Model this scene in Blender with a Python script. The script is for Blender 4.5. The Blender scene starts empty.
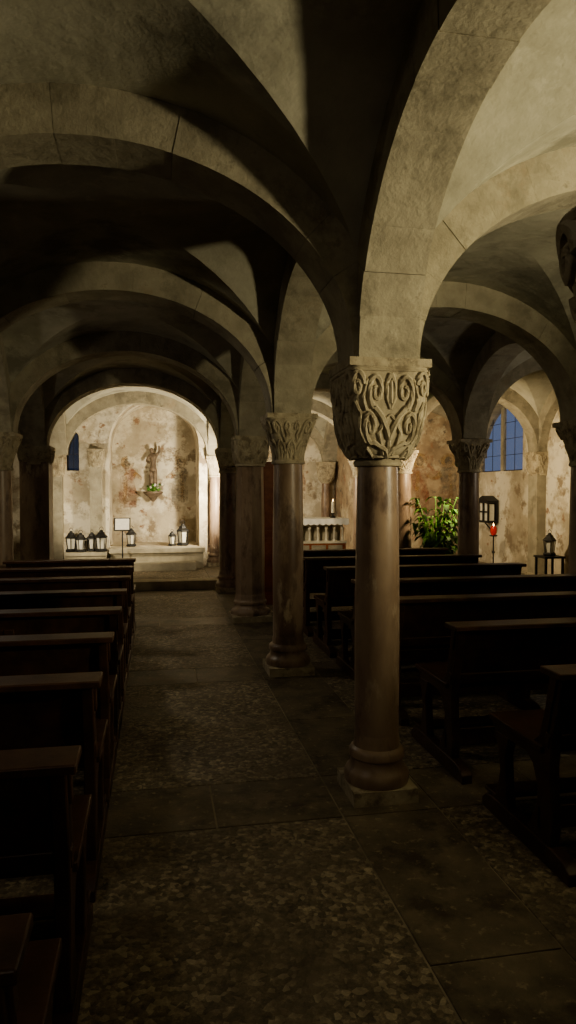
import bpy, bmesh, math, random
from mathutils import Vector, Matrix
random.seed(7)
pi=math.pi
# ------------------------------------------------------------ helpers
class MB:
    def __init__(s): s.v=[];s.f=[];s.m=[];s.t=[]
    def add(s,v,f,mi=0,tone=0.5):
        o=len(s.v); s.v+= [tuple(p) for p in v]; s.t+=[tone]*len(v)
        for q in f: s.f.append(tuple(i+o for i in q)); s.m.append(mi)
    def box(s,x0,x1,y0,y1,z0,z1,mi=0,tone=0.5):
        v=[(x0,y0,z0),(x1,y0,z0),(x1,y1,z0),(x0,y1,z0),(x0,y0,z1),(x1,y0,z1),(x1,y1,z1),(x0,y1,z1)]
        s.add(v,[(0,3,2,1),(4,5,6,7),(0,1,5,4),(1,2,6,5),(2,3,7,6),(3,0,4,7)],mi,tone)
    def lathe(s,prof,n=32,c=(0,0),mi=0,cap=True):
        v=[];f=[]
        for r,z in prof:
            for i in range(n):
                a=2*pi*i/n; v.append((c[0]+r*math.cos(a),c[1]+r*math.sin(a),z))
        for k in range(len(prof)-1):
            for i in range(n):
                j=(i+1)%n; f.append((k*n+i,k*n+j,(k+1)*n+j,(k+1)*n+i))
        if cap:
            f.append(tuple(reversed(range(n)))); f.append(tuple(range((len(prof)-1)*n,len(prof)*n)))
        s.add(v,f,mi)
    def tube(s,pts,r,n=6,mi=0,taper=None,flat=None):
        pts=[Vector(p) for p in pts]; v=[];f=[]
        m=len(pts)
        up=Vector((0.13,0.21,0.97))
        for k,p in enumerate(pts):
            d=(pts[min(k+1,m-1)]-pts[max(k-1,0)])
            if d.length<1e-9: d=Vector((0,0,1))
            d.normalize()
            a=d.cross(up)
            if a.length<0.05: a=d.cross(Vector((1,0,0)))
            a.normalize(); b=d.cross(a)
            rr=r*(taper(k/(m-1)) if taper else 1)
            for i in range(n):
                t=2*pi*i/n; v.append(p+a*rr*math.cos(t)+b*rr*math.sin(t))
        for k in range(m-1):
            for i in range(n):
                j=(i+1)%n; f.append((k*n+i,k*n+j,(k+1)*n+j,(k+1)*n+i))
        f.append(tuple(reversed(range(n)))); f.append(tuple(range((m-1)*n,m*n)))
        s.add(v,f,mi)
    def prism_yz(s,poly,x0,x1,mi=0):
        n=len(poly)
        v=[(x0,y,z) for y,z in poly]+[(x1,y,z) for y,z in poly]
        f=[tuple(range(n)),tuple(reversed(range(n,2*n)))]
        for i in range(n):
            j=(i+1)%n; f.append((i,i+n,j+n,j))
        s.add(v,f,mi)
    def mesh(s,name,mats,smooth=True,ang=35,recalc=True):
        me=bpy.data.meshes.new(name); me.from_pydata(s.v,[],s.f)
        for m in mats: me.materials.append(m)
        me.polygons.foreach_set('material_index',s.m)
        at=me.attributes.new('tone','FLOAT','POINT'); at.data.foreach_set('value',s.t)
        me.update()
        if recalc:
            bm=bmesh.new(); bm.from_mesh(me); bmesh.ops.recalc_face_normals(bm,faces=bm.faces); bm.to_mesh(me); bm.free()
        if smooth:
            me.polygons.foreach_set('use_smooth',[True]*len(me.polygons))
            me.set_sharp_from_angle(angle=math.radians(ang))
        return me
    def obj(s,name,mats,parent=None,loc=None,**k):
        o=bpy.data.objects.new(name,s.mesh(name,mats,**k)); bpy.context.collection.objects.link(o)
        if parent: o.parent=parent
        if loc: o.location=loc
        return o
def inst(name,me,loc,rot=0,scale=None):
    o=bpy.data.objects.new(name,me); bpy.context.collection.objects.link(o)
    o.location=loc; o.rotation_euler[2]=rot
    if scale: o.scale=scale
    return o
def empty(name,loc=(0,0,0)):
    o=bpy.data.objects.new(name,None); bpy.context.collection.objects.link(o); o.location=loc; o.empty_display_size=.1; return o

def mat(name,c1,c2,scale=4,rough=.8,bump=.3,bscale=30,c3=None,s3=1.5,lo=.35,hi=.65,tone=None,rvar=0,spec=.4,c3lo=.52,c3hi=.62,bdist=.01,c4=None,s4=2.5,c4lo=.56,c4hi=.66,c5=None,s5=6,c5lo=.58,c5hi=.64,stretch=None,lobump=0):
    m=bpy.data.materials.new(name); m.use_nodes=True; nt=m.node_tree; N=nt.nodes; L=nt.links
    b=N['Principled BSDF']; g=N.new('ShaderNodeNewGeometry'); src=g.outputs['Position']
    if stretch:
        mp=N.new('ShaderNodeVectorMath'); mp.operation='MULTIPLY'; mp.inputs[1].default_value=stretch; L.new(src,mp.inputs[0]); src=mp.outputs[0]
    b.inputs['Roughness'].default_value=rough; b.inputs['Specular IOR Level'].default_value=spec
    def noise(sc,det=8,ro=.6):
        n=N.new('ShaderNodeTexNoise'); n.inputs['Scale'].default_value=sc; n.inputs['Detail'].default_value=det; n.inputs['Roughness'].default_value=ro
        L.new(src,n.inputs['Vector']); return n.outputs['Fac']
    def ramp(f,lo,hi,a,bb):
        r=N.new('ShaderNodeValToRGB'); r.color_ramp.elements[0].position=lo; r.color_ramp.elements[1].position=hi
        r.color_ramp.elements[0].color=(*a,1); r.color_ramp.elements[1].color=(*bb,1); L.new(f,r.inputs[0]); return r.outputs[0]
    col=ramp(noise(scale),lo,hi,c1,c2)
    for cc,ss,l_,h_ in ((c3,s3,c3lo,c3hi),(c4,s4,c4lo,c4hi),(c5,s5,c5lo,c5hi)):
        if cc:
            mk=ramp(noise(ss,7,.68),l_,h_,(0,0,0),(1,1,1))
            mx=N.new('ShaderNodeMix'); mx.data_type='RGBA'; L.new(mk,mx.inputs[0]); L.new(col,mx.inputs[6]); mx.inputs[7].default_value=(*cc,1); col=mx.outputs[2]
    if tone:
        a=N.new('ShaderNodeAttribute'); a.attribute_name='tone'
        mr=N.new('ShaderNodeMapRange'); mr.inputs[3].default_value=tone[0]; mr.inputs[4].default_value=tone[1]; L.new(a.outputs['Fac'],mr.inputs[0])
        mx=N.new('ShaderNodeVectorMath'); mx.operation='SCALE'; L.new(col,mx.inputs[0]); L.new(mr.outputs[0],mx.inputs['Scale']); col=mx.outputs[0]
    L.new(col,b.inputs['Base Color'])
    if bump:
        bp=N.new('ShaderNodeBump'); bp.inputs['Strength'].default_value=bump; bp.inputs['Distance'].default_value=bdist
        L.new(noise(bscale,8,.7),bp.inputs['Height']); last=bp
        if lobump:
            b2=N.new('ShaderNodeBump'); b2.inputs['Strength'].default_value=lobump; b2.inputs['Distance'].default_value=.05
            L.new(noise(4.5,4,.6),b2.inputs['Height']); L.new(bp.outputs[0],b2.inputs['Normal']); last=b2
        L.new(last.outputs[0],b.inputs['Normal'])
    if rvar:
        mr=N.new('ShaderNodeMapRange'); mr.inputs[3].default_value=rough-rvar; mr.inputs[4].default_value=rough+rvar
        L.new(noise(3),mr.inputs[0]); L.new(mr.outputs[0],b.inputs['Roughness'])
    return m
def mosaic(name):
    m=bpy.data.materials.new(name); m.use_nodes=True; nt=m.node_tree; N=nt.nodes; L=nt.links
    b=N['Principled BSDF']; g=N.new('ShaderNodeNewGeometry')
    def noise(sc,det,ro=.65):
        n=N.new('ShaderNodeTexNoise'); n.inputs['Scale'].default_value=sc; n.inputs['Detail'].default_value=det; n.inputs['Roughness'].default_value=ro
        L.new(g.outputs['Position'],n.inputs['Vector']); return n.outputs['Fac']
    def ramp(f,els):
        r=N.new('ShaderNodeValToRGB'); cr=r.color_ramp
        cr.elements[0].position=els[0][0]; cr.elements[0].color=(*els[0][1],1); cr.elements[1].position=els[-1][0]; cr.elements[1].color=(*els[-1][1],1)
        for p,c in els[1:-1]:
            e=cr.elements.new(p); e.color=(*c,1)
        L.new(f,r.inputs[0]); return r.outputs[0]
    v=N.new('ShaderNodeTexVoronoi'); v.inputs['Scale'].default_value=46; v.inputs['Randomness'].default_value=1; L.new(g.outputs['Position'],v.inputs['Vector'])
    sep=N.new('ShaderNodeSeparateColor'); L.new(v.outputs['Color'],sep.inputs[0])
    cell=ramp(sep.outputs[0],[(0,(.08,.065,.045)),(.45,(.16,.13,.09)),(.75,(.30,.245,.165)),(1,(.68,.58,.41))])
    fine=ramp(noise(16,8,.85),[(.40,(.05,.04,.028)),(.51,(.18,.148,.102)),(.62,(.58,.49,.34))])
    m1=N.new('ShaderNodeMix'); m1.data_type='RGBA'; m1.inputs[0].default_value=.5; L.new(cell,m1.inputs[6]); L.new(fine,m1.inputs[7])
    mk=ramp(noise(1.7,9,.75),[(.38,(.15,.15,.15)),(.54,(1,1,1))])
    base=ramp(noise(6,9,.75),[(.36,(.085,.069,.048)),(.64,(.22,.18,.122))])
    mx=N.new('ShaderNodeMix'); mx.data_type='RGBA'; L.new(mk,mx.inputs[0]); L.new(base,mx.inputs[6]); L.new(m1.outputs[2],mx.inputs[7])
    L.new(mx.outputs[2],b.inputs['Base Color'])
    rr=ramp(noise(2.3,5),[(.3,(.42,.42,.42)),(.7,(.7,.7,.7))]); L.new(rr,b.inputs['Roughness'])
    bp=N.new('ShaderNodeBump'); bp.inputs['Strength'].default_value=.9; bp.inputs['Distance'].default_value=.012
    L.new(noise(20,8,.7),bp.inputs['Height'])
    b2=N.new('ShaderNodeBump'); b2.inputs['Strength'].default_value=.5; b2.inputs['Distance'].default_value=.008; b2.invert=True
    L.new(v.outputs['Distance'],b2.inputs['Height']); L.new(bp.outputs[0],b2.inputs['Normal']); L.new(b2.outputs[0],b.inputs['Normal'])
    return m
def fresco_paint(name,c):
    m=bpy.data.materials.new(name); m.use_nodes=True; nt=m.node_tree; N=nt.nodes; L=nt.links
    b=N['Principled BSDF']; g=N.new('ShaderNodeNewGeometry'); b.inputs['Base Color'].default_value=(*c,1); b.inputs['Roughness'].default_value=.95
    n=N.new('ShaderNodeTexNoise'); n.inputs['Scale'].default_value=5; n.inputs['Detail'].default_value=9; n.inputs['Roughness'].default_value=.75
    L.new(g.outputs['Position'],n.inputs['Vector'])
    r=N.new('ShaderNodeValToRGB'); r.color_ramp.elements[0].position=.42; r.color_ramp.elements[0].color=(0,0,0,1); r.color_ramp.elements[1].position=.62; r.color_ramp.elements[1].color=(.62,.62,.62,1)
    L.new(n.outputs['Fac'],r.inputs[0]); L.new(r.outputs[0],b.inputs['Alpha']); return m
def emis(name,col,st):
    m=bpy.data.materials.new(name); m.use_nodes=True; b=m.node_tree.nodes['Principled BSDF']
    b.inputs['Base Color'].default_value=(*col,1); b.inputs['Emission Color'].default_value=(*col,1); b.inputs['Emission Strength'].default_value=st; return m

M_vault=mat('vault_plaster',(.35,.33,.26),(.47,.445,.36),3,.9,.35,22,c3=(.26,.245,.195),s3=1.2,c4=(.54,.515,.42),s4=4,c4lo=.58,c4hi=.72,lobump=.25)
M_arch=mat('arch_stone',(.29,.26,.195),(.40,.362,.275),6,.85,.6,24,tone=(.94,1.05),c3=(.235,.21,.155),s3=2.2,c4=(.33,.265,.185),s4=2,c4lo=.6,c4hi=.75,c5=(.19,.165,.12),s5=6,c5lo=.62,c5hi=.72,lobump=.35)
M_wall=mat('old_plaster_wall',(.36,.31,.23),(.54,.475,.365),2.2,.9,.7,14,c3=(.66,.61,.50),s3=1.6,c3lo=.48,c3hi=.56,c4=(.27,.215,.15),s4=3.1,c4lo=.54,c4hi=.63,c5=(.29,.185,.12),s5=4.3,c5lo=.61,c5hi=.67,lobump=.3)
M_fresco=mat('fresco_wall',(.24,.175,.115),(.42,.33,.22),3.2,.9,.5,18,c3=(.50,.43,.31),s3=2.4,c4=(.27,.15,.09),s4=3.3,c5=(.16,.13,.10),s5=5,lobump=.3)
M_col=mat('column_marble',(.22,.155,.11),(.335,.25,.18),6,.36,.12,60,c3=(.155,.105,.076),s3=5,rvar=.08,c4=(.40,.32,.235),s4=7,c4lo=.6,c4hi=.68,stretch=(1,1,.35))
M_cap=mat('capital_stone',(.34,.29,.205),(.48,.42,.305),14,.8,.35,70,c3=(.23,.19,.13),s3=9)
M_mos=mosaic('floor_pebble_mosaic')
M_slab=mat('floor_slab_stone',(.11,.091,.064),(.21,.173,.12),6,.5,.6,26,tone=(.90,1.10),c3=(.075,.060,.042),s3=2.6,rvar=.14,c4=(.31,.26,.18),s4=22,c4lo=.57,c4hi=.66)
M_mortar=mat('floor_mortar',(.20,.175,.125),(.46,.40,.30),3,.9,.2)
M_step=mat('step_stone',(.32,.29,.215),(.46,.41,.31),5,.7,.3)
M_wood=mat('pew_wood',(.042,.020,.011),(.085,.043,.024),12,.38,.12,50,spec=.45)
M_wood2=mat('red_wood',(.20,.06,.025),(.30,.10,.04),10,.45,.1)
M_white=mat('altar_cloth',(.80,.78,.70),(.88,.86,.80),6,.85,.1)
M_marble=mat('altar_marble',(.50,.46,.36),(.66,.61,.49),6,.5,.15)
M_black=mat('wrought_iron',(.015,.014,.013),(.03,.028,.025),20,.5,.1)
M_lead=mat('window_lead',(.02,.02,.022),(.035,.035,.04),20,.6,.1)
M_leaf=mat('plant_leaf',(.07,.18,.035),(.17,.33,.07),8,.45,.1)
M_pot=mat('terracotta',(.25,.10,.05),(.33,.14,.07),8,.8,.2)
M_soil=mat('soil',(.03,.02,.012),(.05,.035,.02),30,.95,.5)
M_red=mat('red_glass',(.5,.02,.01),(.65,.04,.02),8,.25,0)
M_bronze=mat('carved_wood',(.09,.065,.045),(.20,.15,.105),15,.6,.2)
M_flame=emis('candle_flame',(1,.62,.25),14)
M_bulb=emis('lamp_bulb',(1,.82,.5),8)
M_pane=mat('lantern_pane',(.6,.58,.5),(.75,.72,.62),8,.3,0)
M_wax=mat('wax',(.8,.74,.6),(.86,.82,.7),8,.6,0)
M_paper=mat('notice_paper',(.72,.70,.62),(.8,.78,.7),30,.8,0)
M_f1=fresco_paint('fresco_ochre',(.42,.27,.12)); M_f2=fresco_paint('fresco_red',(.30,.12,.07)); M_f3=fresco_paint('fresco_grey',(.16,.15,.13))
def glass(name,tint):
    gl=bpy.data.materials.new(name); gl.use_nodes=True
    nt=gl.node_tree; nt.nodes.clear()
    o_=nt.nodes.new('ShaderNodeOutputMaterial'); tr=nt.nodes.new('ShaderNodeBsdfTransparent'); gs=nt.nodes.new('ShaderNodeBsdfGlossy'); mx=nt.nodes.new('ShaderNodeMixShader')
    tr.inputs[0].default_value=(*tint,1); gs.inputs['Roughness'].default_value=.25; mx.inputs[0].default_value=.12
    nt.links.new(tr.outputs[0],mx.inputs[1]); nt.links.new(gs.outputs[0],mx.inputs[2]); nt.links.new(mx.outputs[0],o_.inputs[0])
    return gl
M_glass=glass('window_glass',(.9,.9,.92)); M_glass2=glass('dark_window_glass',(.14,.15,.17))

# ------------------------------------------------------------ grid
GX=[-4.5,-1.71,1.107,3.9,6.35]
GY=[-1.47,.97,3.41,5.856,8.30,10.74,13.18]
ZS=2.18; WR=1.16
RZ=.13   # raised floor at east end
# ------------------------------------------------------------ vault
vb=MB()
def vault(x0,x1,y0,y1,n=28):
    cx,cy=(x0+x1)/2,(y0+y1)/2; a=(x1-x0)/2; b=(y1-y0)/2
    v=[];f=[]
    for j in range(n+1):
        ps=-pi/2+pi*j/n
        for i in range(n+1):
            ph=-pi/2+pi*i/n
            v.append((cx+a*math.sin(ph),cy+b*math.sin(ps),ZS+WR*max(math.cos(ph),math.cos(ps))))
    for j in range(n):
        for i in range(n):
            p=j*(n+1)+i; q=p+1; r=p+n+2; s=p+n+1
            if (i<n/2)==(j<n/2): f+= [(p,r,q),(p,s,r)]
            else: f+= [(p,s,q),(q,s,r)]
    vb.add(v,f)
for i in range(4):
    for j in range(6): vault(GX[i],GX[i+1],GY[j],GY[j+1])
vault(1.107,3.9,13.18,15.62)
ceil=empty('ceiling')
vb.obj('vault_webs',[M_vault],parent=ceil,ang=16,recalc=False)
rb=MB()
def arch(p0,p1,w=.15,rise=.94,inset=.165,nv=15):
    p0=Vector((*p0,0));p1=Vector((*p1,0)); d=p1-p0; L=d.length/2; d.normalize(); nrm=Vector((-d.y,d.x,0)); c=(p0+p1)/2
    ai=L-inset; ae=L; re=WR+.03
    for k in range(nv):
        t0=pi*k/nv+.0003; t1=pi*(k+1)/nv-.0003
        v=[];f=[]; S=3; dw=random.uniform(-.0025,.0025)
        for q in range(S+1):
            t=t0+(t1-t0)*q/S
            for (aa,rr) in ((ai+dw,rise-dw),(ae,re)):
                for sg in (-1,1):
                    pt=c+d*(-aa*math.cos(t))+nrm*(w+dw)*sg; v.append((pt.x,pt.y,ZS+rr*math.sin(t)))
        for q in range(S):
            o=q*4
            f+= [(o,o+1,o+5,o+4),(o+2,o+6,o+7,o+3),(o,o+4,o+6,o+2),(o+1,o+3,o+7,o+5)]
        f+= [(0,2,3,1),(S*4,S*4+1,S*4+3,S*4+2)]
        rb.add(v,f,0,random.random())
for i in range(5):
    for j in range(6): arch((GX[i],GY[j]),(GX[i],GY[j+1]))
for j in range(7):
    for i in range(4): arch((GX[i],GY[j]),(GX[i+1],GY[j]))
arch((1.107,13.18),(1.107,15.62)); arch((3.9,13.18),(3.9,15.62)); arch((1.107,15.62),(3.9,15.62))
rb.obj('arch_ribs',[M_arch],parent=ceil,ang=25)
rf=MB(); rf.box(-5,6.9,-2,16.3,3.46,3.7); rf.obj('vault_fill_slab',[M_vault],parent=ceil,smooth=False)

# ------------------------------------------------------------ walls
def cut(o,cm):
    bo=bpy.data.objects.new('c',cm); bpy.context.collection.objects.link(bo)
    md=o.modifiers.new('b','BOOLEAN'); md.object=bo; md.operation='DIFFERENCE'; md.solver='EXACT'
    dg=bpy.context.evaluated_depsgraph_get(); me=bpy.data.meshes.new_from_object(o.evaluated_get(dg))
    o.modifiers.clear(); o.data=me; bpy.data.objects.remove(bo)
def archprism(u0,u1,z0,zs,w0,w1,axis='y',rise=None,n=24):
    c=(u0+u1)/2; r=(u1-u0)/2; rise=rise or r
    pl=[(u0,z0),(u1,z0)]+[(c+r*math.cos(pi*k/n),zs+rise*math.sin(pi*k/n)) for k in range(n+1)]
    b=MB(); m=len(pl)
    mk=(lambda u,z,w:(u,w,z)) if axis=='y' else (lambda u,z,w:(w,u,z))
    v=[mk(u,z,w0) for u,z in pl]+[mk(u,z,w1) for u,z in pl]
    f=[tuple(range(m)),tuple(range(2*m-1,m-1,-1))]+[(i,i+m,(i+1)%m+m,(i+1)%m) for i in range(m)]
    b.add(v,f); return b.mesh('c',[],smooth=False)
def wall(name,*a,mt=None):
    b=MB(); b.box(*a); return b.obj(name,[mt or M_wall],smooth=False)
w1=wall('wall_back_left',-4.7,.95,13.18,15.85,-.1,3.46)
cut(w1,archprism(-.84,.80,.5,2.36,13.0,14.35,'y',.86))
cut(w1,archprism(-1.58,-1.36,1.9,2.5,13.0,13.8,'y'))
cb=MB(); cb.box(-3.6,-1.15,13.5,16.2,1.2,3.2); cut(w1,cb.mesh('c',[],smooth=False))
w2=wall('wall_back_right',4.05,6.35,13.18,15.85,-.1,3.46,mt=M_fresco)
w3=wall('wall_back',.95,4.05,15.62,15.85,-.1,3.46)
w4=wall('wall_right',6.35,6.85,-1.7,15.85,-.1,3.46)
cut(w4,archprism(11.36,13.06,1.90,2.58,6.2,6.7,'x',.60))
cb=MB(); cb.box(6.48,7.1,10.9,15.0,1.6,3.4); cut(w4,cb.mesh('c',[],smooth=False))
w5=wall('wall_left',-4.7,-4.5,-1.7,13.18,-.1,3.46)
w6=wall('wall_front',-4.7,6.85,-1.7,-1.47,-.1,3.46)

def fill_window(name,u0,u1,z0,zs,rise,w,axis,mull=True,gm=None):
    b=MB(); e=.0
    def bx(ua,ub,za,zb,t,mi):
        if axis=='x': b.box(w-t,w+t,ua,ub,za,zb,mi)
        else: b.box(ua,ub,w-t,w+t,za,zb,mi)
    c=(u0+u1)/2; r=(u1-u0)/2
    n=24; pl=[(u0,z0),(u1,z0)]+[(c+r*math.cos(pi*k/n),zs+rise*math.sin(pi*k/n)) for k in range(n+1)]
    b.add([(w,u,z) if axis=='x' else (u,w,z) for u,z in pl],[tuple(range(len(pl)))],0)
    pts=[(w,u,z) if axis=='x' else (u,w,z) for u,z in pl]; b.tube(pts+[pts[0]],.022,6,1)
    if mull: bx(c-.05,c+.05,z0,zs+rise,.03,2)
    k=4 if mull else 2
    for i in range(1,k):
        u=u0+(u1-u0)*i/k; h=zs+rise*math.sqrt(max(0,1-((u-c)/r)**2)); bx(u-.004,u+.004,z0,h,.004,1)
    z=z0+.3
    while z<zs+rise-.1:
        hw=r if z<zs else r*math.sqrt(max(0,1-((z-zs)/rise)**2)); bx(c-hw,c+hw,z-.004,z+.004,.004,1); z+=.3
    b.obj(name,[gm or M_glass,M_lead,M_arch],smooth=False)
fill_window('window_1',11.36,13.06,1.90,2.58,.60,6.43,'x')
fill_window('window_2',-1.58,-1.36,1.9,2.5,.11,13.3,'y',False,M_glass2)

# faded fresco figures painted on the walls
def fresco(x,y,z,h,flip=1,m=0):
    b=MB(); s=h
    def pl(pts,mi,off): b.add([(x+px_*s*flip,y-off,z+pz*s) for px_,pz in pts],[tuple(range(len(pts)))],mi)
    pl([(.13*math.cos(t*pi/10),.86+.13*math.sin(t*pi/10)) for t in range(20)],0,.001)
    pl([(.065*math.cos(t*pi/8),.85+.085*math.sin(t*pi/8)) for t in range(16)],2,.003)
    pl([(-.15,0),(.16,0),(.17,.3),(.12,.5),(.17,.66),(.10,.76),(-.10,.76),(-.17,.66),(-.13,.5),(-.17,.3)],1 if m==0 else 2,.002)
    pl([(.10,.60),(.26,.52),(.28,.57),(.14,.70)],0,.004)
    pl([(-.10,.05),(-.02,.05),(.0,.7),(-.06,.7)],0,.004)
    b.obj('faded_fresco',[M_f1,M_f2,M_f3],smooth=False)
fresco(-.55,14.349,1.2,1.05); fresco(.48,14.349,1.25,1.0,-1,1)
for i,xx in enumerate((1.75,2.45,3.15)): fresco(xx,15.618,1.35,1.25,1 if i%2 else -1,i%2)
for i,xx in enumerate((4.55,5.15,5.75)): fresco(xx,13.178,1.1,1.2,1 if i%2 else -1,(i+1)%2)

# ------------------------------------------------------------ floor
fl=MB()
fl.box(-4.7,6.85,-1.7,15.85,-.12,-.006,2)
g=.005
def rect(x0,x1,y0,y1,mi,z=0,tone=None):
    fl.box(x0+g,x1-g,y0+g,y1-g,-.01 if z==0 else 0,z,mi,random.random() if tone is None else tone)
H=.24
for i in range(4):
    for j in range(5):
        x0,x1,y0,y1=GX[i]+H,GX[i+1]-H,GY[j]+H,GY[j+1]-H
        rect(x0,x1,y0,y1,0)
        xs=[GX[i]+H]; 
        while xs[-1]<x1-1.0: xs.append(xs[-1]+random.uniform(.6,1.0))
        xs.append(x1)
        for a,b_ in zip(xs,xs[1:]): rect(a,b_,GY[j+1]-H,GY[j+1]+H,1)
for i in range(5):
    for j in range(5):
        s_=random.uniform(.5,1.1)
        rect(GX[i]-H,GX[i]+H,GY[j]+H,GY[j+1]-H-s_,1)
        rect(GX[i]-H,GX[i]+H,GY[j+1]-H-s_,GY[j+1]-H,1)
        rect(GX[i]-H,GX[i]+H,GY[j+1]-H,GY[j+1]+H,1)
# raised floor
fl.box(-4.5,6.35,11.02,15.62,-.005,RZ-.01,2)
x=-4.5
while x<6.3:
    nx=min(x+random.uniform(.9,1.5),6.35); fl.box(x+.004,nx-.004,11.0,11.34,-.004,RZ,3); x=nx
for (a,b_) in ((-4.5,-1.4),(-1.4,.85),(.85,1.35),(1.35,3.65),(3.65,6.35)):
    fl.box(a+g,b_-g,11.35,13.17 if (a<.8 or a>3.6) else 15.62,0,RZ-.002,0 if b_-a>1 else 1)
fl.obj('floor',[M_mos,M_slab,M_mortar,M_step],smooth=False)
lb=MB(); lb.box(-1.54,-.86,12.62,13.18,RZ,.40); lb.box(-1.55,-.85,12.59,13.18,.40,.46)
lb.obj('stone_bench',[M_step],smooth=False)
lb=MB(); lb.box(-.80,.85,12.8,13.17,RZ,.42); lb.box(-.82,.88,12.76,13.175,.42,.50); lb.box(-.6,.7,12.45,12.8,RZ,.27)
lb.obj('trim_niche_step',[M_step],smooth=False)

# ------------------------------------------------------------ columns
def capfun(hw,rn,h,z0,bulge):
    def S(th,t):
        e=t**(.42 if bulge else 1.15)
        w=rn+(hw-rn)*(1-(1-e)**1.8 if bulge else e**1.25)
        p=2+ (7*t**.9 if bulge else 7*t**2)
        c,s=abs(math.cos(th)),abs(math.sin(th))
        r=w/((c**p+s**p)**(1/p))
        return Vector((r*math.cos(th),r*math.sin(th),z0+h*t))
    return S
def spiral(cx,cy,r,turns,a0,dr,n=26):
    o=[]
    for k in range(n):
        q=k/(n-1); rr=r*(1-q*.88); a=a0+dr*turns*2*pi*q; o.append((cx+rr*math.cos(a),cy+rr*math.sin(a)))
    return o
def motif_a():
    P=[]
    for s in (-1,1):
        P.append(([(0,.22),(s*.10,.34),(s*.22,.46),(s*.40,.56)]+[(s*x,y) for x,y in spiral(.36,.74,.20,1.5,-1.2,1)],.017))
        P.append(([(0,.02),(s*.08,.10),(s*.26,.14),(s*.45,.18)]+[(s*x,y) for x,y in spiral(.52,.36,.19,1.4,-1.57,1)],.016))
        P.append(([(s*x,y) for x,y in spiral(.84,.80,.17,1.4,pi,-1)],.016))
        P.append(([(s*.70,.18),(s*.86,.32),(s*.80,.50),(s*.94,.62)],.015))
        P.append(([(0,.92),(s*.10,.82),(s*.10,.66),(0,.54)],.014))
        P.append(([(s*.16,.05),(s*.30,.28),(s*.14,.42),(0,.48)],.013))
        P.append(([(s*.62,.52),(s*.70,.66),(s*.58,.86)],.013))
        P.append(([(s*.55,.02),(s*.68,.12),(s*.88,.04)],.014))
    P.append(([(0,.02),(0,.22)],.016)); P.append(([(0,.60),(0,.85)],.016))
    P.append(([(x/10,.03) for x in range(-10,11)],.012))
    P.append(([(x/10,.965) for x in range(-10,11)],.012))
    return P
def motif_b():
    P=[]
    for c in (-.66,0,.66):
        for s in (-1,1):
            P.append(([(c+s*.26,.02),(c+s*.30,.18),(c+s*.2,.36),(c+s*.05,.47),(c,.50)],.015))
            P.append(([(c,.10),(c+s*.12,.2),(c+s*.17,.28)],.010)); P.append(([(c,.22),(c+s*.09,.30),(c+s*.11,.37)],.010))
        P.append(([(c,.02),(c,.46)],.013))
    for s in (-1,1):
        P.append(([(s*.33,.45),(s*.45,.60)]+[(s*x,y) for x,y in spiral(.72,.78,.2,1.5,pi,-1)],.016))
        P.append(([(s*.33,.45),(s*.25,.62)]+[(s*x,y) for x,y in spiral(.2,.80,.13,1.3,-.5,1)],.013))
    P.append(([(x/10,.02) for x in range(-10,11)],.013))
    return P
def add_capital(b,hw,rn,z0,z1,bulge,motif,mi,ab=.04,abw=None):
    h=z1-z0-ab; S=capfun(hw*.985,rn,h,z0,bulge); abw=abw or hw
    n=72;K=20; v=[];f=[]
    for k in range(K+1):
        for i in range(n): v.append(S(2*pi*i/n+pi/4,k/K))
    for k in range(K):
        for i in range(n):
            j=(i+1)%n; f.append((k*n+i,k*n+j,(k+1)*n+j,(k+1)*n+i))
    f.append(tuple(reversed(range(n)))); f.append(tuple(range(K*n,K*n+n)))
    b.add(v,f,mi)
    b.box(-abw,abw,-abw,abw,z1-ab,z1-.0,mi)
    b.lathe([(rn*.98,z0-.035),(rn+.018,z0-.03),(rn+.022,z0-.012),(rn+.012,z0+.004),(rn*.98,z0+.006)],32,(0,0),mi)
    sc=min(hw/.2,1.3)
    for face in range(4):
        for path,r in motif:
            pts=[]
            for (u,w_),(u2,w2_) in zip(path,path[1:]):
                for q in range(3):
                    uu=u+(u2-u)*q/3; ww=w_+(w2_-w_)*q/3
                    pts.append(S(face*pi/2+math.atan(max(-1.02,min(1.02,uu))),max(0,min(1,ww))))
            u,w_=path[-1]; pts.append(S(face*pi/2+math.atan(max(-1.02,min(1.02,u))),max(0,min(1,w_))))
            b.tube(pts,r*sc*.85,6,mi,taper=lambda q:1.05-.35*q)
def column_mesh(name,r0,r1,hw,cz,bulge,motif,plinth=.165,bh=.27,n=40,square=False,ab=.04,abw=None):
    b=MB()
    b.box(-plinth,plinth,-plinth,plinth,0,.07,1)
    if not square:
        P=plinth
        pr=[(P*.98,.07),(P*1.0,.085),(P*1.0,.115),(P*.94,.135),(P*.86,.145),(P*.80,.175),(P*.80,.19),(P*.86,.20),(P*.86,.225),(P*.8,.24),(r0*1.06,.25),(r0*1.04,bh)]
        b.lathe(pr,n,(0,0),0)
        b.lathe([(r0*1.04,bh-.01),(r0*1.04,bh+.02),(r0,bh+.045)]+[(r0+(r1-r0)*t+.006*math.sin(pi*t),bh+.045+(cz-bh-.07)*t) for t in [i/14 for i in range(15)]]+[(r1,cz)],n,(0,0),0)
    else:
        b.box(-plinth*.9,plinth*.9,-plinth*.9,plinth*.9,.07,.14,1)
        b.box(-r0,r0,-r0,r0,.14,cz,0)
    add_capital(b,hw,r1,cz,ZS,bulge,motif,1,ab,abw)
    return b.mesh(name,[M_col,M_cap],ang=38)
ma,mb_=motif_a(),motif_b()
C1=column_mesh('col_a',.112,.102,.205,1.70,True,ma,.165)
C2=column_mesh('col_b',.128,.122,.21,1.80,False,mb_,.19)
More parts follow.
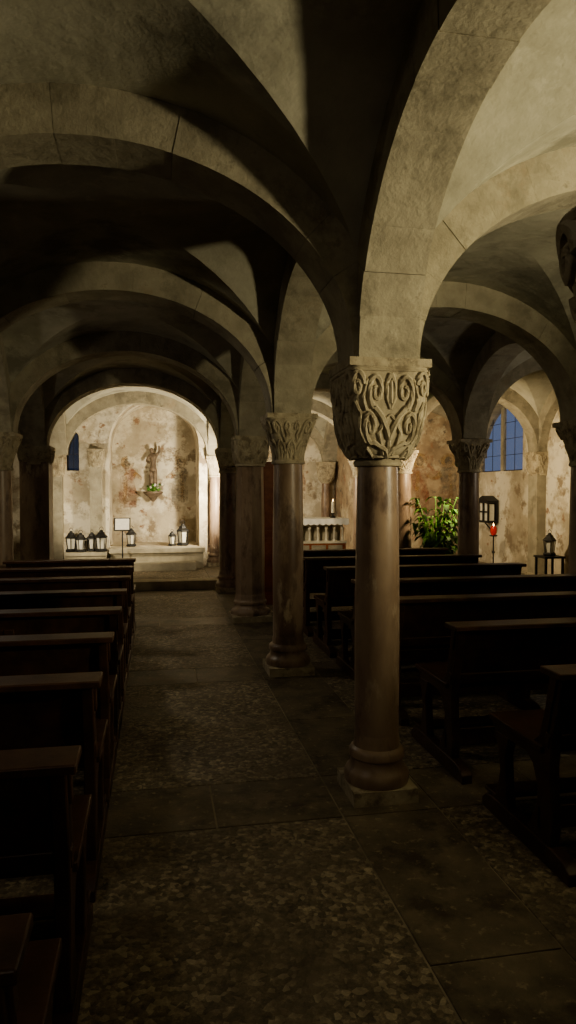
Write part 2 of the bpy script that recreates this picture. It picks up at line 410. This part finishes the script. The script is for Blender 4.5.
C3=column_mesh('col_c',.175,.16,.205,1.86,True,mb_,.235,n=8)
C4=column_mesh('col_d',.15,.14,.20,1.84,False,ma,.21)
C0=column_mesh('col_e',.15,.17,.338,1.66,True,ma,.21,ab=.10,abw=.20)
PR=column_mesh('pier',.20,.20,.235,1.95,True,mb_,.26,square=True)
for X in GX[1:4]:
    for j,Y in enumerate(GY[1:6]):
        me=C1
        if abs(X-1.107)<.01: me=[C0,C1,C2,C3,C4][j]
        elif X<0: me=[C1,C2,C1,C2,PR][j]
        else: me=[C1,C2,C2,C2,C4][j]
        inst('stone_pier' if me is PR else 'stone_column',me,(X,Y,0))
for X in (1.107,3.9): inst('stone_column',C2,(X,13.18-.0,RZ),0,(.88,.88,(ZS-RZ)/ZS))
inst('stone_column',C1,(3.9-.12,15.4,RZ),0,(.9,.9,(ZS-RZ)/ZS)); inst('stone_column',C1,(1.107+.12,15.4,RZ),0,(.9,.9,(ZS-RZ)/ZS))
def respond():
    b=MB(); b.box(-.17,.17,-.17,.17,0,.16,1); b.box(-.14,.14,-.14,.14,.16,1.82,0); add_capital(b,.19,.15,1.82,ZS,True,mb_,1); return b.mesh('respond',[M_arch,M_cap])
RS=respond()
for Y in GY[1:6]:
    inst('wall_pilaster',RS,(6.33,Y,0)); inst('wall_pilaster',RS,(-4.48,Y,0))
inst('wall_pilaster',RS,(-1.06,13.16,.46),0,(.75,.75,(2.29-.46)/2.18))
inst('wall_pilaster',RS,(-1.74,13.16,.0),0,(.7,.7,1)); inst('wall_pilaster',RS,(6.3,13.16,0),0,(.8,.8,1))

# ------------------------------------------------------------ pews
def pew_mesh(W):
    b=MB()
    run=[(0,0),(.74,0),(.74,.045),(.70,.075),(.64,.085),(.10,.085),(.04,.075),(0,.045)]
    post=[(.15,.08),(.33,.08),(.30,.14),(.255,.22),(.25,.30),(.29,.38),(.34,.41),(.60,.41),(.65,.43),(.655,.455),(.62,.475),(.30,.475),(.24,.52),(.20,.64),(.165,.80),(.075,.80),(.10,.68),(.14,.54),(.155,.42),(.15,.30),(.13,.20)]
    leg=[(.50,.08),(.63,.08),(.60,.15),(.575,.24),(.60,.34),(.64,.41),(.50,.41),(.53,.32),(.52,.2)]
    xs=[(0,.045),(W-.045,W)]
    if W>1.6: xs.append((W/2-.022,W/2+.022))
    for x0,x1 in xs:
        b.prism_yz(run,x0-.008,x1+.008); b.prism_yz(post,x0,x1); b.prism_yz(leg,x0,x1)
    def board(pa,pb,t,x0=.0,x1=None):
        x1=W if x1 is None else x1
        (ya,za),(yb,zb)=pa,pb; d=Vector((yb-ya,zb-za)).normalized(); nn=Vector((-d.y,d.x))*t/2
        pl=[(ya+nn.x,za+nn.y),(yb+nn.x,zb+nn.y),(yb-nn.x,zb-nn.y),(ya-nn.x,za-nn.y)]
        b.prism_yz(pl,x0,x1)
    board((.175,.52),(.125,.74),.022)
    board((.145,.69),(.115,.805),.04,-.01,W+.01)
    board((.18,.49),(.165,.55),.036,-.005,W+.005)
    n=max(2,int(W/.55))
    for i in range(1,n): 
        x=W*i/n; board((.165,.53),(.13,.72),.034,x-.03,x+.03)
    b.box(-.03,W+.03,.04,.19,.80,.828)
    b.box(-.015,W+.015,.20,.66,.455,.485)
    b.box(0,W,.61,.635,.37,.455)
    b.box(0,W,.22,.245,.12,.22)
    b.box(-.0,W,.60,.73,.085,.105)
    me=b.mesh('pew',[M_wood],ang=30); return me
PN=pew_mesh(1.95); PL=pew_mesh(1.25)
def addpew(me,x,y,z=0,r=0):
    o=inst('church_pew',me,(x,y,z),r); md=o.modifiers.new('bev','BEVEL'); md.width=.005; md.segments=2; md.limit_method='ANGLE'
for y in (1.5,2.43,3.40,4.33,5.28,6.23,7.18,8.08): addpew(PN,1.58,y)
for y in (.25,1.05,1.85,2.67,3.47,4.27,5.07,5.87,6.65,7.4): addpew(PL,-.24-1.25,y)

# ------------------------------------------------------------ altar & furniture
b=MB(); ax0,ax1,ay0,ay1=1.66,3.25,11.7,12.5; z0=RZ
b.box(ax0-.1,ax1+.1,ay0-.1,ay1+.1,z0,z0+.1,0)
b.box(ax0+.08,ax1-.08,ay0+.16,ay1-.1,z0+.1,.98,2)
b.box(ax0+.02,ax1-.02,ay0+.01,ay0+.14,z0+.1,.66,3)
b.box(ax0,ax1,ay0,ay0+.15,.63,.67,0)
for i in range(5):
    xa=ax0+.06+(ax1-ax0-.12)*i/5+.02; xb=ax0+.06+(ax1-ax0-.12)*(i+1)/5-.02
    b.box(xa,xb,ay0-.002,ay0+.012,z0+.14,.60,2)
k=10
for i in range(k+1):
    x=ax0+.06+(ax1-ax0-.12)*i/k; b.lathe([(.03,.66),(.028,.68),(.017,.70),(.017,.86),(.03,.88),(.03,.90)],12,(x,ay0+.07),0)
for i in range(k):
    xa=ax0+.06+(ax1-ax0-.12)*i/k; xb=ax0+.06+(ax1-ax0-.12)*(i+1)/k; c=(xa+xb)/2; r=(xb-xa)/2
    b.tube([(c+r*math.cos(t*pi/12),ay0+.07,.89+r*math.sin(t*pi/12)*.8) for t in range(13)],.016,6,0)
b.box(ax0-.02,ax1+.02,ay0,ay1,.96,1.04,0)
b.box(ax0-.03,ax1+.03,ay0-.012,ay1+.012,1.04,1.055,1)
nn=64
v=[];f=[]
for i in range(nn+1):
    x=ax0-.03+(ax1-ax0+.06)*i/nn; dr=.09+.02*abs(math.sin(i*pi/4))
    v+=[(x,ay0-.013,1.055),(x,ay0-.018-.008*math.sin(i*1.1),1.055-dr)]
for i in range(nn): f.append((2*i,2*i+1,2*i+3,2*i+2))
b.add(v,f,1)
b.obj('church_altar',[M_marble,M_white,M_arch,M_wood2])
def candle(name,x,y,z,h,st=.0,metal=M_black):
    b=MB()
    b.lathe([(.05,z),(.05,z+.01),(.015,z+.03),(.012,z+.06+st),(.035,z+.075+st),(.035,z+.085+st)],16,(x,y),0)
    b.lathe([(.03,z+.085+st),(.03,z+.085+st+h),(.004,z+.09+st+h)],14,(x,y),1)
    b.lathe([(.002,z+.09+st+h),(.008,z+.105+st+h),(.001,z+.135+st+h)],8,(x,y),2)
    b.obj(name,[metal,M_wax,M_flame])
candle('altar_candle',3.10,12.1,1.055,.2); candle('altar_candle',1.82,12.1,1.055,.2)
b=MB(); b.lathe([(.07,1.055),(.07,1.07),(.02,1.1),(.015,1.15)],16,(2.43,12.2),0); b.box(2.415,2.445,12.19,12.21,1.14,1.55); b.box(2.32,2.54,12.19,12.21,1.38,1.41)
b.obj('altar_cross',[M_bronze])
b=MB(); cx0,cx1,cy0,cy1=1.38,1.64,9.35,9.8
b.box(cx0-.03,cx1+.03,cy0-.03,cy1+.03,0,.12,0); b.box(cx0,cx1,cy0,cy1,.12,1.86,0); b.box(cx0-.04,cx1+.04,cy0-.04,cy1+.04,1.86,1.93,0)
b.box(cx0-.02,cx1+.02,cy0-.03,cy0,.95,1.0,0)
for za,zb in ((.2,.9),(1.05,1.8)):
    b.box(cx0+.03,cx1-.03,cy0-.018,cy0,za,zb,0); b.box(cx0+.06,cx1-.06,cy0-.028,cy0-.015,za+.06,zb-.06,0)
b.obj('wooden_cabinet',[M_wood2],smooth=False)

# ------------------------------------------------------------ plant
b=MB(); px,py=4.30,10.25
b.lathe([(.13,0),(.15,.02),(.20,.34),(.215,.34),(.215,.38),(.19,.38),(.185,.34)],28,(px,py),0)
b.lathe([(.185,.32),(.183,.345)],28,(px,py),1)
for k in range(34):
    a=random.uniform(0,2*pi); tilt=random.uniform(.05,.46); H_=random.uniform(.5,1.15)
    st=[]
    for q in range(7):
        t=q/6; rr=.04+tilt*t**1.5; st.append(Vector((px+rr*math.cos(a),py+rr*math.sin(a),.33+H_*t-.08*t*t*tilt)))
    b.tube(st,.006,5,2)
    for q in range(2,7):
        for s in (-1,1):
            p=st[q]; la=a+s*random.uniform(.5,1.6)+ (0 if q<6 else random.uniform(-.6,.6)); Ln=random.uniform(.11,.19); wd=Ln*.24
            d=Vector((math.cos(la),math.sin(la),0)); sd=Vector((-d.y,d.x,0)); v=[];f=[]; nseg=6; up=random.uniform(.1,.6)
            for i in range(nseg+1):
                t=i/nseg; c=p+d*Ln*t+Vector((0,0,1))*(up*Ln*t-.9*Ln*t*t); w_=wd*math.sin(pi*min(1,t*.95+.03))**.8
                v+=[c-sd*w_+Vector((0,0,w_*.35)),c,c+sd*w_+Vector((0,0,w_*.35))]
            for i in range(nseg):
                o=i*3; f+=[(o,o+1,o+4,o+3),(o+1,o+2,o+5,o+4)]
            b.add(v,f,2)
b.obj('potted_plant',[M_pot,M_soil,M_leaf],recalc=False)

# ------------------------------------------------------------ lanterns
def lantern_mesh(lit=True):
    b=MB(); n=6
    b.lathe([(.075,0),(.085,.01),(.085,.03),(.07,.045)],n,(0,0),0)
    for i in range(n):
        a=2*pi*i/n
        b.tube([(.06*math.cos(a),.06*math.sin(a),.04),(.078*math.cos(a),.078*math.sin(a),.2)],.006,5,0)
    b.lathe([(.05,.045),(.066,.195)],n,(0,0),1,cap=True)
    b.lathe([(.092,.2),(.09,.215),(.055,.25),(.05,.27),(.028,.285),(.025,.3),(.01,.31)],n,(0,0),0)
    b.tube([(.03*math.cos(t*pi/8),0,.31+.04*math.sin(t*pi/8)) for t in range(9)],.004,5,0)
    return b.mesh('lantern',[M_black,M_pane],ang=25)
LM=lantern_mesh()
for x,y,s in ((-1.47,12.82,1.2),(-1.30,12.74,1.1),(-1.12,12.86,1.1),(-.95,12.76,1.25)): inst('grave_lantern',LM,(x,y,.46),random.random(),(s,s,s))
inst('grave_lantern',LM,(.50,13.36,.5),.3,(1.35,1.35,1.35)); inst('grave_lantern',LM,(-.45,13.30,.5),.3,(1.1,1.1,1.1)); inst('grave_lantern',LM,(.30,13.32,.5),.3,(.9,.9,.9))
b=MB(); b.box(-.64,-.52,12.6,12.68,RZ,RZ+.02,0)
b.tube([(-.58,12.64,RZ),(-.58,12.64,.86)],.012,8,0)
v=[(-.72,12.56,.84),(-.44,12.56,.84),(-.44,12.66,1.06),(-.72,12.66,1.06)]
v2=[(x,y+.015,z-.007) for x,y,z in v]
b.add(v+v2,[(0,1,2,3),(7,6,5,4),(0,4,5,1),(1,5,6,2),(2,6,7,3),(3,7,4,0)],0)
b.add([(-.70,12.560,.855),(-.46,12.560,.855),(-.46,12.648,1.046),(-.70,12.648,1.046)],[(0,1,2,3)],1)
b.obj('notice_stand',[M_black,M_paper],smooth=False)
# ------------------------------------------------------------ statue on bracket
root=empty('wall_statue',(-.05,14.33,1.42))
b=MB()
b.lathe([(.02,-.10),(.06,-.06),(.09,-.01),(.17,.05),(.19,.07),(.19,.10),(.02,.10)],24,(0,-.16),0)
for k in range(22):
    a=random.uniform(0,2*pi); r=random.uniform(.03,.2); p=Vector((r*math.cos(a),-.16+.6*r*math.sin(a),.12+random.uniform(0,.12)))
    b.tube([(0,-.16,.1),p*.5+Vector((0,-.08,.06)),p],.006,4,1)
    b.lathe([(.002,p.z-.02),(.022,p.z),(.026,p.z+.012),(.004,p.z+.03)],8,(p.x,p.y),1 if k%3 else 2)
b.obj('bracket_and_flowers',[M_bronze,M_leaf,M_white],parent=root)
me=bpy.data.meshes.new('figure')
jv=[(0,-.10,.55),(0.01,-.10,.68),(0,-.10,.80),(-.01,-.11,.86),(-.03,-.13,.93),(-.04,-.13,.97),
    (.035,-.11,.50),(.045,-.13,.34),(.03,-.11,.16),(.03,-.15,.115),(-.035,-.11,.50),(-.03,-.13,.34),(-.03,-.11,.16),(-.03,-.15,.115),
    (-.07,-.10,.81),(-.12,-.12,.70),(-.06,-.20,.66),(.07,-.10,.82),(.13,-.12,.90),(.12,-.13,1.02)]
je=[(0,1),(1,2),(2,3),(3,4),(4,5),(0,6),(6,7),(7,8),(8,9),(0,10),(10,11),(11,12),(12,13),(2,14),(14,15),(15,16),(2,17),(17,18),(18,19)]
jr=[.06,.055,.062,.026,.045,.032,.05,.045,.04,.02,.05,.045,.04,.02,.034,.026,.018,.034,.026,.016]
me.from_pydata(jv,je,[]); me.materials.append(M_bronze)
fo=bpy.data.objects.new('carved_figure',me); bpy.context.collection.objects.link(fo); fo.parent=root
md=fo.modifiers.new('s','SKIN'); md.use_smooth_shade=True
for i,r in enumerate(jr): me.skin_vertices[0].data[i].radius=(r,r)
me.skin_vertices[0].data[0].use_root=True
fo.modifiers.new('ss','SUBSURF').levels=2; fo.modifiers['ss'].render_levels=2

# ------------------------------------------------------------ right side objects
b=MB(); X0,X1=6.12,6.33
b.box(X0,X1,12.2,12.62,.93,.97,0); b.box(X0,X1,12.2,12.62,1.30,1.34,0)
for y in (12.2,12.40,12.59):
    b.box(X0,X0+.03,y,y+.03,.97,1.30,0)
b.box(X0+.02,X0+.03,12.22,12.6,1.12,1.15,0)
b.box(X1-.03,X1,12.2,12.62,.97,1.30,0)
b.box(X0+.04,X1-.06,12.24,12.58,.97,1.28,1)
b.prism_yz([(12.17,1.34),(12.65,1.34),(12.41,1.44)],X0-.02,X1,0)
b.tube([(X1,12.41,.75),(X0+.05,12.41,.93)],.012,6,0)
b.obj('wall_shrine_lantern',[M_black,M_pane],smooth=False)
def stand(x,y,z0,h,r):
    b=MB()
    for k in range(3):
        a=2*pi*k/3; b.tube([(x+r*math.cos(a),y+r*math.sin(a),z0+.01),(x+r*.4*math.cos(a),y+r*.4*math.sin(a),z0+.07),(x,y,z0+.12)],.012,6,0)
    b.tube([(x,y,z0+.1),(x,y,z0+h)],.012,8,0); b.lathe([(.02,z0+h*.5),(.03,z0+h*.5+.02),(.02,z0+h*.5+.04)],10,(x,y),0)
    b.lathe([(.06,z0+h),(.07,z0+h+.01),(.07,z0+h+.02)],16,(x,y),0)
    b.lathe([(.03,z0+h+.02),(.055,z0+h+.06),(.055,z0+h+.14),(.04,z0+h+.18)],18,(x,y),1)
    b.lathe([(.004,z0+h+.18),(.01,z0+h+.2),(.001,z0+h+.24)],8,(x,y),2)
    b.obj('votive_candle_stand',[M_black,M_red,M_flame])
stand(5.88,11.5,RZ,.60,.14)
tb=MB()
for dx in (-.14,.14):
    for dy in (-.14,.14): tb.box(6.0+dx-.015,6.0+dx+.015,9.9+dy-.015,9.9+dy+.015,0,.5,0)
tb.box(5.83,6.17,9.73,10.07,.5,.53,0); tb.box(5.87,6.13,9.77,10.03,.16,.18,0)
tb.obj('iron_side_table',[M_black],smooth=False)
inst('grave_lantern',LM,(6.0,9.9,.532),.2,(1.15,1.15,1.15))

# ------------------------------------------------------------ lamps
WARM=(1,.80,.50); WARM2=(1,.87,.64); NEU=(1,.90,.73)
def spotlamp(name,loc,power,target,col,sup,size=.06,ang=110,blend=.6):
    root=empty(name,loc)
    d=(Vector(target)-Vector(loc)).normalized(); q=d.to_track_quat('-Z','Y')
    b=MB(); b.lathe([(.02,.16),(.045,.15),(.05,.02),(.065,-.01),(.065,-.03),(.058,-.03),(.045,.03),(.02,.06)],20,(0,0),0,cap=False)
    b.lathe([(.03,.02),(.035,.0),(.02,-.012)],14,(0,0),1)
    o=b.obj('lamp_housing',[M_black,M_bulb],parent=root); o.rotation_mode='QUATERNION'; o.rotation_quaternion=q
    b=MB(); bk=-d*.10; b.tube([bk,Vector(sup)-Vector(loc)],.009,8,0); b.obj('lamp_bracket',[M_black],parent=root)
    ld=bpy.data.lights.new(name,'SPOT'); ld.energy=power; ld.color=col; ld.shadow_soft_size=size
    ld.spot_size=math.radians(ang); ld.spot_blend=blend
    lo=bpy.data.objects.new('light',ld); bpy.context.collection.objects.link(lo); lo.parent=root
    lo.location=d*.07; lo.rotation_mode='QUATERNION'; lo.rotation_quaternion=q
    return root
spotlamp('added_fill_lamp',(1.20,12.1,1.45),280,(-.2,13.9,1.9),WARM2,(1.20,12.05,RZ),ang=140)
spotlamp('added_fill_lamp',(-1.75,11.25,1.1),110,(.3,13.6,1.6),WARM2,(-1.78,11.2,RZ),ang=120)
spotlamp('added_fill_lamp',(1.40,12.7,1.9),240,(2.9,15.2,2.2),WARM2,(1.38,12.66,RZ),ang=150)
spotlamp('added_fill_lamp',(1.40,10.25,1.9),90,(2.7,12.6,1.2),WARM2,(1.13,10.62,1.9),ang=110)  # added lamp, hidden behind a column, to brighten the altar
spotlamp('added_fill_lamp',(4.40,9.7,1.95),150,(5.7,12.2,1.5),WARM,(4.40,9.66,3.3),ang=160)
spotlamp('added_fill_lamp',(4.30,12.2,2.1),32,(4.9,13.1,1.6),WARM,(4.30,12.16,3.0),ang=160)
# near right vault (uplight)
spotlamp('added_fill_lamp',(3.60,1.3,2.0),340,(2.1,2.3,3.2),(1,.89,.58),(3.8,1.08,2.0),ang=128,size=.09,blend=.6)
# side aisles: unseen fill uplights added on the outer walls for brightness
spotlamp('added_fill_lamp',(-4.1,6.9,1.9),34,(-1.6,7.2,3.2),NEU,(-4.5,6.85,1.9),ang=135,size=.1)
spotlamp('added_fill_lamp',(6.0,7.0,1.9),42,(3,6.4,2.7),NEU,(6.35,7.05,1.9),ang=150,size=.15)
# unseen fill lamps, added: behind the visitor, and under the left-hand arcade crowns
spotlamp('added_fill_lamp',(.3,-1.25,2.1),17,(.2,3.0,2.2),NEU,(.3,-1.47,2.1),ang=150,size=.25)
spotlamp('added_fill_lamp',(-1.71,7.08,2.95),60,(.5,6.6,0),NEU,(-1.71,7.08,3.14),ang=120,size=.2,blend=.9)
spotlamp('added_fill_lamp',(-1.71,2.2,2.95),22,(.6,2.4,0),NEU,(-1.71,2.2,3.14),ang=110,size=.2,blend=.9)

# ------------------------------------------------------------ world
w=bpy.data.worlds.new('World'); bpy.context.scene.world=w; w.use_nodes=True
bg=w.node_tree.nodes['Background']; bg.inputs[0].default_value=(.26,.35,.58,1); bg.inputs[1].default_value=.42

# ------------------------------------------------------------ camera
cd=bpy.data.cameras.new('camera'); cam=bpy.data.objects.new('camera',cd); bpy.context.collection.objects.link(cam)
cam.location=(0,0,1.55); cam.rotation_euler=(math.radians(90-1.8),0,math.radians(-10.7))
cd.sensor_fit='VERTICAL'; cd.sensor_height=36; cd.lens=700/1024*36; cd.clip_start=.05
bpy.context.scene.camera=cam
try: bpy.context.scene.view_settings.look='AgX - Medium High Contrast'
except Exception as e: print(e)
